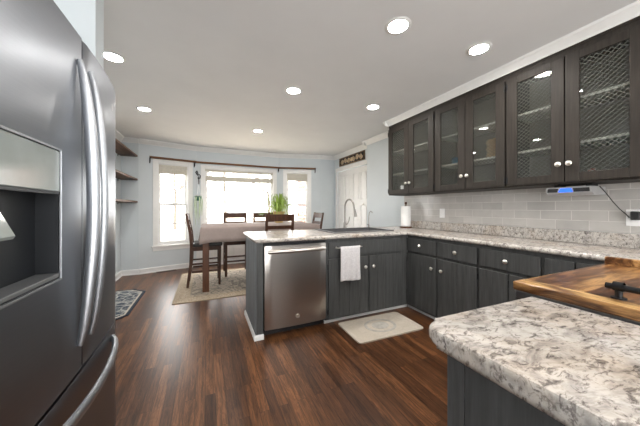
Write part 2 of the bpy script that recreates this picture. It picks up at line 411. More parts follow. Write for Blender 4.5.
# crown, baseboard (profile: distance from the wall, height)
CROWN = [(0, H-.085), (.012, H-.085), (.018, H-.07), (.05, H-.03), (.062, H-.02), (.068, H), (0, H)]
BASE = [(0, 0), (.028, 0), (.028, .012), (.016, .022), (.016, .08), (.008, .095), (0, .095)]
def run(name, a, b, prof, m='trim', e0=0, e1=0):
    mt, L = frame_of(a, b); bb = B()
    pts = [(-d, z) for d, z in prof]
    bb.prism(pts, -e0, L+e1, 'x'); bb.xf(mt)
    return struct(bb, name, m)
n = 0
for a, b in [((XL, 1.75), (XL, 5.52)), ((XL, 5.52), PA), (PA, PB), (PB, PC_), (PC_, PD), (PD, (XC, 5.52)), ((XC, 5.52), (XC, 3.96)), ((XR, 3.96), (XR, 2.955))]:
    n += 1; run('trim_%d' % n, a, b, CROWN)
n += 1; run('trim_%d' % n, (XC, 3.962), (XR-.066, 3.962), CROWN)
run('baseboard_left', (XL, 1.75), (XL, 5.52), BASE)
run('baseboard_far_left', (XL, 5.52), PA, BASE)
run('baseboard_bay_left', PA, PB, BASE)
run('baseboard_bay', PB, PC_, BASE)
run('baseboard_bay_right', PC_, PD, BASE)
run('baseboard_far_right', PD, (XC, 5.52), BASE)
run('baseboard_right', (XR, 3.96), (XR, 3.11), BASE)
run('baseboard_closet', (XC, 5.52), (XC, 5.42), BASE)

# ------------------------------------------------------------------ windows
def window(idx, a, b, hole, cw, style):
    mt, L = frame_of(a, b); t0, t1, z0, z1 = hole
    c = B()   # casing + jamb
    c.box(t0-cw, t0, -.018, 0, z0-.02, z1+cw, .003); c.box(t1, t1+cw, -.018, 0, z0-.02, z1+cw, .003)
    c.box(t0, t1, -.018, 0, z1, z1+cw, .003)
    c.box(t0-cw, t1+cw, -.016, 0, z0-.10, z0-.03, .003)                 # apron
    c.box(t0, t0+.012, 0, .1, z0, z1); c.box(t1-.012, t1, 0, .1, z0, z1); c.box(t0+.012, t1-.012, 0, .1, z1-.012, z1); c.box(t0+.012, t1-.012, 0, .1, z0, z0+.012)
    w = struct(c.xf(mt), 'window_%d' % idx, 'trim')
    st = B().box(t0-cw-.02, t1+cw+.02, -.045, 0, z0-.03, z0, .004).xf(mt).build('sill', 'trim', w)
    f = B(); g = B(); x0, x1 = t0+.012, t1-.012
    if style == 'hung':
        zm = 1.27; r = .035
        for (za, zb, y) in ((z0+.012, zm+.015, .03), (zm-.015, z1-.012, .065)):
            f.box(x0, x0+r, y, y+.03, za, zb); f.box(x1-r, x1, y, y+.03, za, zb)
            f.box(x0+r, x1-r, y, y+.03, zb-.04, zb); f.box(x0+r, x1-r, y, y+.03, za, za+(.06 if y < .05 else .035))
            zc = (za+zb)/2
            f.box(x0+r, x1-r, y+.008, y+.022, zc-.01, zc+.01)
            g.box(x0+r-.004, x1-r+.004, y+.013, y+.017, za+.03, zb-.03)
        lk = B().box((x0+x1)/2-.025, (x0+x1)/2+.025, .008, .03, zm+.012, zm+.03, .004).xf(mt).build('sash_lock', 'nickel', w)
    else:
        r = .045
        f.box(x0, x0+r, .04, .08, z0+.012, z1-.012); f.box(x1-r, x1, .04, .08, z0+.012, z1-.012)
        f.box(x0+r, x1-r, .04, .08, z1-.012-r, z1-.012); f.box(x0+r, x1-r, .04, .08, z0+.012, z0+.012+r)
        g.box(x0+r-.004, x1-r+.004, .058, .062, z0+.04, z1-.04)
    f.xf(mt).build('sash', 'trim', w); g.xf(mt).build('pane', 'glass', w)
    return mt
mtL = window(1, PA, PB, HL, .085, 'hung')
mtC = window(2, PB, PC_, HC, .07, 'picture')
mtR = window(3, PC_, PD, HR, .08, 'hung')
mtFill = window(4, (XC, YB), (XL, YB), (.6, 3.9, .3, 2.15), .08, 'picture')  # unseen window added behind the camera for frontal fill light

def blind(mt, t0, t1, ztop, zbot, label, slats=0):
    o = thing('window_blind', label, 'window blind', mt @ Vector(((t0+t1)/2, 0, 0)))
    o.matrix_world = Matrix.Translation(o.location)
    L = Matrix.Translation(-o.location) @ mt
    B().box(t0, t1, .004, .028, ztop-.035, ztop, .003).xf(L).build('headrail', 'blind', o)
    fb = B(); k = 5; z = ztop-.035-slats
    for i in range(k):            # stacked folds of fabric
        a = z-(z-zbot)*i/k; c = z-(z-zbot)*(i+1)/k
        fb.prism([(.002+.004*(i % 2), a), (.020+.004*(i % 2), a), (.024, c), (.001, c-.006)], t0+.004, t1-.004, 'x')
    fb.xf(L).build('folded_fabric', 'blind', o)
    if slats:
        s = B()
        for i in range(4):
            zz = ztop-.045-i*slats/4.2
            s.box(t0+.004, t1-.004, .006, .024, zz-.003, zz)
        for t in (t0+.15, (t0+t1)/2, t1-.15): s.tube([(t, .015, ztop-.03), (t, .015, z+.002)], .0015, 5)
        s.xf(L).build('raised_slats', 'white', o)
    return o
blind(mtL, .312, .798, 2.015, 1.85, 'cream woven blind folded up in the narrow left window')
blind(mtC, .165, 1.585, 1.995, 1.76, 'cream blind pulled up in the wide middle picture window', .1)
blind(mtR, .192, .668, 1.995, 1.83, 'cream woven blind folded up in the narrow right window')

# panel and ledge under the picture window
pw = B(); pw.box(.0, 1.72, -.02, -.0005, .10, .395, .003)
for k in range(5): pw.box(.06+k*.33, .33+k*.33, -.028, -.018, .15, .35, .004)
struct(pw.xf(mtC), 'trim_20', 'trim')

# wooden curtain rod with brackets
rod = thing('curtain_rod', 'long dark wooden curtain pole spanning all three bay windows', 'curtain rod', (0.7, 5.68, 2.12))
def lw(mt, t, y, z): v = mt @ Vector((t, y, z)); return (v.x-.7, v.y-5.68, v.z-2.12)
rp = [lw(mtL, .16, -.07, 2.125), lw(mtL, .93, -.07, 2.125), lw(mtC, .02, -.075, 2.12), lw(mtC, 1.70, -.075, 2.115), lw(mtR, .06, -.07, 2.115), lw(mtR, .86, -.07, 2.115)]
B().tube(rp, .021, 8).build('pole', 'rodwood', rod, True)
for mt, t in ((mtL, .17), (mtL, .925), (mtC, 1.71), (mtR, .85)):
    b = B(); L = Matrix.Translation((-.7, -5.68, -2.12)) @ mt
    b.box(t-.009, t+.009, -.005, 0, 2.02, 2.12); b.box(t-.007, t+.007, -.09, -.004, 2.09, 2.10); b.box(t-.007, t+.007, -.094, -.088, 2.09, 2.12); b.box(t-.007, t+.007, -.05, -.045, 2.04, 2.095)
    b.xf(L).build('bracket', 'black', rod)
# hook with hanging plant between left and middle windows
hk = thing('wall_hook', 'curled black iron plant hook between left and middle windows', 'hook', (-.13, 5.76, 1.82), math.radians(-8))
B().tube([(-.03, .0, .06), (-.045, -.03, .10), (-.02, -.05, .125), (.0, -.06, .08), (.0, -.07, .03), (.03, -.10, .045), (.055, -.12, .02), (.05, -.13, -.03), (.02, -.135, -.045), (.01, -.135, -.02)], .011, 6).build('hook_arm', 'black', hk, True)
B().box(-.012, .012, .008, .018, -.14, .02, .002).build('backplate', 'black', hk)
hp = thing('hanging_planter', 'small green hanging pot with pale trailing strands beside left window', 'plant', (-.13, 5.62, 1.34))
B().lathe([(0, 0), (.045, 0), (.062, .07), (.068, .075), (.068, .088), (.055, .088), (.05, .065), (0, .065)], n=18).build('pot', 'greenpot', hp, True)
b = B()
for k in range(3):
    a = 2*PI*k/3; b.tube([(.05*math.cos(a), .05*math.sin(a), .08), (0, 0, .30), (0, 0, .46)], .002, 4)
b.build('hanger_cord', 'white', hp)
b = B()
for k in range(16):
    a = random.uniform(0, 2*PI); r = random.uniform(.03, .075); l = random.uniform(.2, .5)
    b.tube([(.03*math.cos(a), .03*math.sin(a), .075), (.055*math.cos(a), .055*math.sin(a), .10), (.078*math.cos(a), .078*math.sin(a), 0), (r*1.05*math.cos(a), r*1.05*math.sin(a), -l)], [.003, .006, .006, .003], 5, .4)
b.build('trailing_leaves', 'leafpale', hp)

# ------------------------------------------------------------------ closet doors
ds = struct(B().box(XC-.016, XC, 4.02, 4.10, 0, 2.13, .003).box(XC-.016, XC, 5.35, 5.43, 0, 2.13, .003).box(XC-.018, XC, 4.10, 5.35, 2.05, 2.13, .003), 'trim_21', 'trim')
def closet_door(idx, y0, y1):
    b = B(); b.box(XC+.025, XC+.06, y0, y1, .01, 2.04)
    st = .055; xm = (y0+y1)/2
    rows = [(.12, .55), (.65, 1.25), (1.35, 1.93)]
    ys = [(y0+st, xm-.025), (xm+.025, y1-st)]
    # raised stiles and rails leave recessed panels with a raised centre
    b.box(XC+.012, XC+.025, y0, y0+st, .01, 2.04); b.box(XC+.012, XC+.025, y1-st, y1, .01, 2.04); b.box(XC+.012, XC+.025, xm-.025, xm+.025, .01, 2.04)
    for za, zb in ((.01, .12), (.55, .65), (1.25, 1.35), (1.93, 2.04)):
        for ya, yb in ys: b.box(XC+.012, XC+.025, ya, yb, za, zb)
    for za, zb in rows:
        for ya, yb in ys: b.box(XC+.015, XC+.026, ya+.03, yb-.03, za+.03, zb-.03, .006)
    o = struct(b, 'door_%d' % idx, 'trim')
    return o
d1 = closet_door(1, 4.732, 5.348); d2 = closet_door(2, 4.102, 4.728)
for d, y in ((d1, 5.05), (d2, 4.27)):
    B().lathe([(0, -.035), (.012, -.034), (.017, -.022), (.008, -.012), (.007, 0)], (XC+.012, y, 1.27), 14, 'x').build('door_knob', 'nickel', d, True)

# carved panel above the closet
sg = thing('wall_carving', 'long carved brown wooden scroll panel above the white closet doors', 'wall decor', (XC, 4.72, 2.245))
b = B(); w, h = .515, .092
b.box(-.022, -.001, -w, w, h-.02, h, .003); b.box(-.022, -.001, -w, w, -h, -h+.02, .003); b.box(-.022, -.001, -w, -w+.03, -h+.02, h-.02, .003); b.box(-.022, -.001, w-.03, w, -h+.02, h-.02, .003)
b.build('frame', 'carved', sg)
b = B()
for s_ in (-1, 1):
    for k in range(3):
        cy = s_*(.10+.14*k); pts = []
        for i in range(22):
            a = i/21*3.4*PI; r = .058*(1-i/26)
            pts.append((-.015, cy+s_*r*math.cos(a), (1 if k % 2 else -1)*r*math.sin(a)))
        b.tube(pts, .011, 6)
b.lathe([(0, -.02), (.03, -.018), (.045, -.012), (.05, -.004)], (0, 0, 0), 12, 'x')
b.build('scrollwork', 'carvedlight', sg, True)
B().box(-.006, -.001, -w+.03, w-.03, -h+.02, h-.02).build('backing', 'dark', sg)

# ------------------------------------------------------------------ corner shelves
shl = ['top walnut shelf on the left wall, nearest the ceiling', 'middle walnut shelf of the three on the left wall', 'lowest dark shelf of the three on the left wall']
for k, z in enumerate((2.11, 1.69, 1.29)):
    s_ = thing('wall_shelf', shl[k], 'shelf', (XL, 4.9, z), 0, 'shelves on the left wall')
    B().box(.001, .25, -.62, .612, 0, .032, .003).build('board', 'shelfwood', s_)
    for y in (-.45, .45):
        B().box(.001, .008, y-.012, y+.012, -.03, 0).box(.008, .2, y-.010, y+.010, -.006, 0).build('bracket', 'black', s_)

# ------------------------------------------------------------------ recessed lights
lt = thing('ceiling_light', '', 'ceiling light', (0, 0, H))
B().lathe([(.062, -.004), (.066, -.007), (.08, -.006), (.087, -.002), (.088, 0), (.062, 0)], n=36).build('trim_ring', 'trimring', lt, True)
B().lathe([(0, -.003), (.062, -.003), (.062, -.001)], n=36).build('lens', 'lens', lt)
LL = [((1.199, 1.367), 'large recessed ceiling light nearest the viewer, top centre'),
      ((1.951, 1.305), 'recessed ceiling light nearest the glass-front wall cabinets'),
      ((0.851, 2.575), 'recessed ceiling light in the middle of the ceiling'),
      ((1.882, 2.591), 'recessed ceiling light above the sink by the end of the wall cabinets'),
      ((-0.70, 3.824), 'recessed ceiling light left of centre, nearest the walnut wall shelves'),
      ((0.774, 4.163), 'recessed ceiling light farthest away, nearest the bay windows'),
      ((-0.694, 2.611), 'recessed ceiling light just past the partition above the fridge')]
for i, (p, l) in enumerate(LL):
    if i == 0: lt.location = (*p, H); lt['label'] = l; lt['group'] = 'recessed ceiling lights'
    else: dup(lt, (*p, H), 0, l)
for p in ((.6, .1), (1.9, .1), (.6, -1.2), (1.9, -1.2)):  # unseen lamps added overhead and behind the viewer to brighten the room
    dup(lt, (*p, H), 0, 'recessed ceiling light above or behind the viewer, outside the photo', 'ceiling lights behind the viewer')

# ------------------------------------------------------------------ upper cabinets
def knob(parent, x, y, z, m='nickel'):      # local cabinet frame, pointing to -y
    return B().lathe([(0, -.032), (.011, -.031), (.0185, -.024), (.0185, -.018), (.009, -.012), (.007, 0)], (x, y, z), 16, 'y').build('knob', m, parent, True)
def hinge(parent, x, y, z):
    return B().box(x-.006, x+.006, y-.003, y+.001, z-.025, z+.025, .001).tube([(x, y-.004, z-.028), (x, y-.004, z+.028)], .004, 6).build('hinge', 'black', parent)
def wall_cabinet(y_left, w, label):
    o = thing('wall_cabinet', label, 'wall cabinet', (2.42, y_left, 1.375), -PI/2, 'glass-front wall cabinets along the right wall')
    D = .318; Hc = .98
    c = B(); c.box(0, .018, .02, D, 0, Hc); c.box(w-.018, w, .02, D, 0, Hc); c.box(.018, w-.018, .02, D, 0, .018); c.box(.018, w-.018, .02, D, Hc-.018, Hc)
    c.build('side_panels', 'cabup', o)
    B().box(.018, w-.018, D-.01, D, .018, Hc-.018).build('back_panel', 'cabin', o)
    f = B(); f.box(0, .03, 0, .02, 0, Hc); f.box(w-.03, w, 0, .02, 0, Hc); f.box(.03, w-.03, 0, .02, 0, .03); f.box(.03, w-.03, 0, .02, .925, Hc); f.box(w/2-.02, w/2+.02, 0, .02, .03, .925)
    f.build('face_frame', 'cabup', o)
    for z in (.295, .615): B().box(.019, w-.019, .03, D-.011, z-.009, z+.009).build('shelf', 'shelfedge', o)
    for s_ in (0, 1):
        x0, x1 = (.008, w/2-.003) if s_ == 0 else (w/2+.003, w-.008)
        z0, z1 = .012, .938; st = .078; y = -.021
        d = B(); bv = .003
        d.box(x0, x0+st, y, -.001, z0, z1, bv); d.box(x1-st, x1, y, -.001, z0, z1, bv); d.box(x0+st, x1-st, y, -.001, z0, z0+.062, bv); d.box(x0+st, x1-st, y, -.001, z1-.062, z1, bv)
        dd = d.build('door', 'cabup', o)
        gx0, gx1, gz0, gz1 = x0+st-.003, x1-st+.003, z0+.059, z1-.059
        B().box(gx0, gx1, -.014, -.011, gz0, gz1).build('glass_pane', 'cabglass', dd)
        m = B(); p = .030; sl = .85      # diagonal wire mesh behind the glass
        zz = gz0-(gx1-gx0)*sl
        def strand(xa, za, xb, zb, r=.0016, yy=-.0075):
            d_ = Vector((xb-xa, 0, zb-za)); L_ = d_.length
            if L_ < .004: return
            n_ = Vector((-d_.z, 0, d_.x))/L_*r
            q = [(xa, za), (xb, zb)]
            a = Vector((xa, yy, za)); b_ = Vector((xb, yy, zb)); ty = Vector((0, r, 0))
            vs = [m.bm.verts.new(v) for v in (a-n_-ty, a+n_-ty, a+n_+ty, a-n_+ty, b_-n_-ty, b_+n_-ty, b_+n_+ty, b_-n_+ty)]
            for q in ((0, 1, 5, 4), (1, 2, 6, 5), (2, 3, 7, 6), (3, 0, 4, 7), (0, 3, 2, 1), (4, 5, 6, 7)): m.bm.faces.new([vs[i] for i in q])
        gw = gx1-gx0; z = gz0-gw*sl
        while z < gz1:
            for sg_ in (1, -1):
                # strand z(x) = z + sl*(x-gx0) or mirrored
                ta = max(0, (gz0-z)/(sl*gw)); tb = min(1, (gz1-z)/(sl*gw))
                if tb > ta:
                    xa, xb = gx0+ta*gw, gx0+tb*gw
                    if sg_ < 0: xa, xb = gx1-ta*gw, gx1-tb*gw
                    strand(xa, z+ta*gw*sl, xb, z+tb*gw*sl, yy=-.0075 if sg_ > 0 else -.005)
            z += p
        mo = m.build('wire_mesh', 'wire', dd)
        kx = x1-.028 if s_ == 0 else x0+.028
        knob(dd, kx, y, .145)
        hx = x0+.001 if s_ == 0 else x1-.001
        for hz_ in (.06, .87): hinge(dd, hx, y, hz_)
    return o
wall_cabinet(2.945, .811, 'glass-front wall cabinet at the far end above the paper towel roll')
wall_cabinet(2.132, .764, 'middle glass-front wall cabinet holding bamboo plates and blue bowls')
wall_cabinet(1.366, .800, 'glass-front wall cabinet nearest the viewer, above the under-cabinet radio')
wall_cabinet(.564, .800, 'glass-front wall cabinet past the right edge of the photo')
# crown on top of the cabinets
cr = B(); cr.prism([(2.42-d*.85, H-(H-z)*.82) for d, z in CROWN], -.24, 2.952, 'y'); cr.prism([(2.945+d*.85, H-(H-z)*.82) for d, z in CROWN], 2.352, XR, 'x')
cr.box(2.42, XR, -.24, 2.945, 2.371, H-.001)
struct(cr, 'trim_30', 'trim')
struct(B().box(2.415, XR-.001, -.24, 2.947, 2.3555, 2.3705), 'trim_31', 'cabup')

# dishes in the cabinets; the last two shapes stand in for a reflection
def stack(name, label, cat, x, y, z, r, n, dz, m, prof=None, grp=None):
    for k in range(n):
        b = B(); rr = r*(1-.01*(k % 3))
        b.lathe([(0, 0), (rr*.6, 0), (rr, dz*.75), (rr, dz*.95), (rr*.94, dz*.95), (rr*.58, dz*.3), (0, dz*.3)], n=20)
        o = b.build(name, m, None, True); o.location = (x+.004*((k*7) % 3-1), y+.004*((k*5) % 3-1), z+k*dz); tag(o, label, cat, grp)
SH1, SH2, BT = 1.375+.304, 1.375+.624, 1.375+.018
stack('plate', 'bamboo plate in the stack on the middle cabinet shelf', 'plate', 2.585, 1.545, SH1, .095, 9, .02, 'bamboo', grp='bamboo plates stacked behind glass')
stack('bowl', 'blue bowl in the pile on the middle cabinet shelf', 'bowl', 2.585, 1.93, SH1, .10, 3, .024, 'bluebowl', grp='blue bowls behind glass')
stack('plate', 'white plate stacked at the bottom of the middle wall cabinet', 'plate', 2.57, 1.555, BT, .11, 4, .012, 'ceramic', grp='white plates in the middle cabinet')
stack('plate', 'white plate at the bottom of the farthest wall cabinet', 'plate', 2.57, 2.72, BT, .10, 5, .012, 'ceramic', grp='white plates in the far cabinet')
stack('plate', 'green dish at the bottom of the nearest wall cabinet', 'dish', 2.55, .76, BT, .11, 1, .02, 'greendish')  # green shape added for a reflection in the door glass
o = B().lathe([(0, 0), (.026, 0), (.028, .02), (.028, .06), (.02, .075), (.02, .09), (0, .09)], n=16).build('jar', 'redjar', None, True); o.location = (2.57, .88, BT+.0)
tag(o, 'small brown red jar at the bottom of the nearest wall cabinet', 'jar')  # brown red shape added for the same glass reflection

# ------------------------------------------------------------------ base cabinets
def planks(b, x0, x1, z0, z1, y0, y1, n, bev=.0022):
    for i in range(n):
        a = x0+(x1-x0)*i/n; c = x0+(x1-x0)*(i+1)/n
        b.box(a, c, y0, y1, z0, z1, bev, 1)
def base_cabinet(loc, rz, w, label, doors, drawers, depth=.55, grooves=2, drawer_knob=True, group='grey base cabinets', dknobs=None, hinges=True, hollow=False):
    o = thing('base_cabinet', label, 'base cabinet', (*loc, 0), rz, group)
    c = B()
    if hollow: c.box(0, .018, .02, depth, .045, .873).box(w-.018, w, .02, depth, .045, .873).box(.018, w-.018, .02, depth, .045, .063).box(.018, w-.018, depth-.012, depth, .063, .873)
    else: c.box(0, w, .02, depth, .045, .873)
    c.build('carcass', 'cab', o)
    B().box(0, w, .05, .06, 0, .045).build('toe_kick', 'dark', o)
    f = B(); f.box(0, w+(.023 if hollow else 0), 0, .0195, .045, .873); f.build('face_frame', 'cab', o)
    for (a, b_) in drawers:
        d = B(); planks(d, a, b_, .695, .842, -.018, -.0005, grooves); dr = d.build('drawer_front', 'cab', o)
        if drawer_knob: knob(dr, (a+b_)/2, -.018, .768)
    for i, (a, b_, side) in enumerate(doors):
        d = B(); planks(d, a, b_, .06, .668, -.018, -.0005, grooves); dr = d.build('door', 'cab', o)
        if side: knob(dr, b_-.045 if side > 0 else a+.045, -.018, .555)
        hx = a-.003 if side > 0 else b_+.003
        if hinges:
            for hz_ in (.13, .59): hinge(dr, hx, -.006, hz_)
    return o
XF = 2.205
base_cabinet((XF, 2.350), -PI/2, .447, 'grey base cabinet in the corner next to the sink cabinet', [(.012, .425, 1)], [(.012, .425)])
base_cabinet((XF, 1.902), -PI/2, .428, 'grey base cabinet with one door and drawer, second from the corner', [(.012, .415, -1)], [(.012, .415)])
base_cabinet((XF, 1.473), -PI/2, .47, 'grey base cabinet with hinged door facing the stove cover, third from the corner', [(.012, .24, 0), (.25, .455, 0)], [(.012, .455)])
base_cabinet((XF, 1.002), -PI/2, .50, 'grey base cabinet behind the wooden stove cover', [(.02, .245, 1), (.255, .48, -1)], [(.012, .17), (.18, .488)], drawer_knob=False)
base_cabinet((XF, .501), -PI/2, .90, 'grey base cabinet past the right edge of the photo', [(.02, .44, 1), (.46, .88, -1)], [(.02, .44), (.46, .88)])
# sink cabinet on the peninsula, false front and two doors
YP = 2.352
sc = base_cabinet((1.118, YP), 0, 1.060, 'wide grey sink cabinet with two plank doors in the peninsula', [(.03, .515, 1), (.53, .96, -1)], [(.03, .96)], depth=.60, grooves=4, drawer_knob=False, hollow=True)

# end panel of the peninsula
ep = thing('end_panel', 'weathered grey plank end panel of the peninsula beside the dishwasher', 'cabinet panel', (.42, 2.34, 0))
b = B(); b.box(0, .062, .0, .62, .0, .873); b.build('panel', 'cabend', ep)
b = B()
for k in range(6): b.box(-.006, -.0003, .004+k*.102, .102+k*.102, .05, .87, .002, 1)
b.build('plank_facing', 'cabend', ep)
B().box(.001, .061, -.006, -.0003, .05, .87, .001).build('front_strip', 'cab', ep)
pb = B().box(.062, 1.7, .618, .628, 0, .873).build('back_panel', 'cabend', ep)
# white shoe moulding
sm = B(); q = [(0, 0), (.014, 0), (.014, .03), (.006, .045), (0, .045)]
sm.prism([(.413-d, z) for d, z in q], 2.325, 2.965, 'y'); sm.prism([(2.333-d, z) for d, z in q], .40, .485, 'x')
sm.prism([(YP+.048-d, z*.7) for d, z in q], 1.12, 2.235, 'x'); sm.prism([(2.253-d, z*.7) for d, z in q], .9, YP+.03, 'y')
struct(sm, 'baseboard_cabinet', 'trim')

# ------------------------------------------------------------------ dishwasher
dw = thing('dishwasher', 'stainless steel dishwasher at the end of the peninsula', 'dishwasher', (.487, 2.345, 0))
b = B(); b.box(.005, .62, .02, .58, .06, .868); b.build('tub', 'dark', dw)
b = B(); pts = []
nn = 16
for i in range(nn+1):
    t = i/nn; pts.append((.006+.616*t, -.022-.012*math.sin(PI*t)))
pts += [(.622, .018), (.006, .018)]
b.prism(pts, .075, .845, 'z', .003); b.build('door', 'steel', dw, 30)
B().box(.006, .622, -.012, .018, .848, .868, .002).build('control_strip', 'black', dw)
B().box(.01, .62, .05, .07, 0, .07).build('kick_plate', 'dark', dw)
b = B(); pts = [(.03+.568*i/14, -.060-.016*math.sin(PI*i/14), .795) for i in range(15)]
b.tube(pts, .018, 12); b.box(.035, .06, -.062, -.02, .784, .806, .003); b.box(.568, .593, -.062, -.02, .784, .806, .003)
b.build('handle', 'steel', dw, True)
B().lathe([(0, -.005), (.014, -.005), (.016, -.002), (.019, -.003), (.020, 0)], (.318, -.0335, .165), 24, 'y').build('badge', 'nickel', dw, True)

# ------------------------------------------------------------------ countertop
ct = thing('countertop', 'L-shaped speckled granite countertop over the peninsula and right wall cabinets', 'countertop', (2.165, 2.31, .876))
ox, oy, oz = 2.165, 2.31, .876
T = .039; e = .0195
sx0, sx1, sy0, sy1 = 1.30, 2.10, 2.50, 2.99       # sink cut-out
b = B()
def cb(x0, x1, y0, y1): b.box(x0-ox, x1-ox, y0-oy, y1-oy, 0, T)
cb(.40+e, sx0, 2.31+e, 3.10-e); cb(sx0, sx1, 2.31+e, sy0); cb(sx0, sx1, sy1, 3.10-e); cb(sx1, XR-.0005, 2.31+e, 3.10-e)
cb(2.165+e, XR-.0005, -1.2, 2.31+e)
def edge(p, q): b.tube([(p[0]-ox, p[1]-oy, T/2), (q[0]-ox, q[1]-oy, T/2)], e, 14, 1.0)
edge((.40+e, 2.31+e), (2.165+e, 2.31+e)); edge((2.165+e, 2.31+e), (2.165+e, -1.2)); edge((.40+e, 2.31+e), (.40+e, 3.10-e)); edge((.40+e, 3.10-e), (XR-.001, 3.10-e))
for x, y in ((.40+e, 2.31+e), (.40+e, 3.10-e)): b.lathe([(0, 0), (e*.6, .003), (e, T/2), (e*.6, T-.003), (0, T)], (x-ox, y-oy, 0), 14)
b.build('slab', 'granite', ct, 40)
b = B(); b.box(XR-.021-ox, XR-.0005-ox, -1.2-oy, 2.975-oy, T+.0002, T+.1, .004); b.build('splash_strip', 'granite', ct)

# sink
sk = thing('sink', 'dark grey drop-in kitchen sink set in the peninsula countertop', 'sink', (1.70, 2.745, .915))
b = B(); hw, hd = .415, .262; iw, idp = .37, .20
b.box(-hw, -iw, -hd, hd, .0005, .010, .002); b.box(iw, hw, -hd, hd, .0005, .010, .002); b.box(-iw, iw, -hd, -idp, .0005, .010, .002); b.box(-iw, iw, idp, hd, .0005, .010, .002)
b.box(-iw-.006, -iw, -idp, idp, -.2, .009); b.box(iw, iw+.006, -idp, idp, -.2, .009); b.box(-iw, iw, -idp-.006, -idp, -.2, .009); b.box(-iw, iw, idp, idp+.006, -.2, .009)
b.box(-iw, iw, -idp, idp, -.206, -.2); b.box(-.012, .012, -idp, idp, -.2, -.03)
b.build('basin', 'sink', sk)
for x in (-.19, .19): B().lathe([(0, .003), (.03, .003), (.042, .001), (.042, -.002)], (x, 0, -.199), 20).build('drain', 'nickel', sk, True)
# faucet
fa = thing('faucet', 'tall brushed nickel gooseneck faucet behind the sink', 'faucet', (1.745, 3.045, .9155))
b = B(); b.lathe([(.03, 0), (.03, .006), (.022, .012), (.019, .07), (.014, .09)], n=20)
pts = [(0, 0, .08), (0, 0, .30)]
for i in range(1, 12):
    a = PI*i/11*.98; pts.append((.012*i/11*2, -.095+.095*math.cos(a), .30+.095*math.sin(a)))
pts.append((.03, -.20, .24)); b.tube(pts, .0115, 12); b.build('spout', 'tapsteel', fa, True)
B().tube([(.03, -.197, .262), (.034, -.205, .225), (.04, -.213, .165)], [.0135, .016, .02], 12).build('spray_head', 'tapsteel', fa, True)
B().tube([(.012, 0, .055), (.04, -.004, .062), (.06, -.006, .10), (.07, -.008, .16)], [.012, .010, .007, .006], 10).build('lever', 'tapsteel', fa, True)
sd = thing('water_tap', 'small thin nickel filtered water tap right of the faucet', 'tap', (2.12, 3.02, .9155))
b = B(); b.lathe([(.02, 0), (.02, .005), (.012, .012), (.01, .04), (.006, .05)], n=16)
b.tube([(0, 0, .04), (0, 0, .16), (.002, -.01, .21), (.006, -.035, .235), (.01, -.06, .228), (.012, -.066, .21)], .0055, 8)
b.build('spout', 'tapsteel', sd, True)
B().tube([(0, 0, .045), (-.03, .0, .05)], .004, 6).build('lever', 'black', sd, True)

# paper towel holder
pt = thing('paper_towel_holder', 'wooden paper towel holder on the countertop beside the tiled wall', 'paper towel holder', (2.60, 2.80, .9155))
B().lathe([(0, 0), (.083, 0), (.085, .006), (.083, .018), (0, .018)], n=28).build('base', 'tablewood', pt, True)
B().lathe([(.008, .019), (.008, .335), (.016, .34), (.018, .352), (.012, .362), (0, .364)], n=14).build('spindle', 'tablewood', pt, True)
pr = B().lathe([(.012, .024), (.064, .024), (.066, .03), (.066, .30), (.064, .305), (.012, .305)], n=32).build('paper_towel_roll', 'paper', None, True)
pr.location = (2.60, 2.80, .9155); tag(pr, 'white paper towel roll on the wooden holder', 'paper towel')

# outlets
def outlet(y, z, label, w=.075):
    o = thing('wall_outlet', label, 'outlet', (XR-.0085, y, z))
    B().box(-.006, -.0005, -w/2, w/2, -.058, .058, .003).build('cover_plate', 'white', o)
    for dz in (-.022, .022): B().box(-.009, -.0062, -.017, .017, dz-.014, dz+.014, .003).build('socket', 'white', o)
    return o
outlet(2.30, 1.13, 'white outlet in the tiles near the paper towel')
outlet(.715, 1.128, 'wide white outlet with the black plug at the right edge', .085)
pl = B().box(-.05, -.0095, -.032, .012, -.012, .048, .006).build('power_plug', 'dark', None); pl.location = (XR-.0085, .715, 1.125)
tag(pl, 'black plug adapter in the outlet at right edge', 'plug')

# under-cabinet radio
rd = thing('cabinet_radio', 'silver under-cabinet radio with blue display', 'radio', (2.455, 1.10, 1.3590), -PI/2)
w = .262; b = B()
b.prism([(0, -.006), (.21, -.006), (.21, -.066), (.03, -.066), (.004, -.050), (-.006, -.02)], 0, w, 'x', .002); b.build('housing', 'silver', rd)
def faceq(x0, x1, x2, x3, m, name):
    b = B(); b.prism([(x0, -.044), (x1, -.016), (x2, -.016), (x3, -.044)], -.0085, -.0020, 'y'); return b.build(name, m, rd)
b = B(); b.prism([(.004, -.048), (.004, -.010), (w-.004, -.010), (w-.004, -.048)], -.0045, .008, 'y'); b.build('bezel', 'silver', rd)
faceq(.010, .014, .078, .070, 'dark', 'button_panel'); faceq(.078, .090, .152, .160, 'display', 'display'); faceq(.168, .162, w-.012, w-.010, 'dark', 'button_panel')
for x in (.03, w-.05): B().box(x, x+.03, .05, .15, -.006, .015).build('mount', 'dark', rd)
cd = B(); cp = [(2.56, .835, 1.352), (2.60, .82, 1.31), (2.66, .80, 1.24), (2.70, .78, 1.19), (2.725, .755, 1.15), (2.715, .74, 1.13), (2.70, .73, 1.13)]
cd.tube(cp, .003, 6); o = cd.build('electric_cord', 'pipe', None, True); tag(o, 'thin black cord running from the radio to the outlet', 'cord')

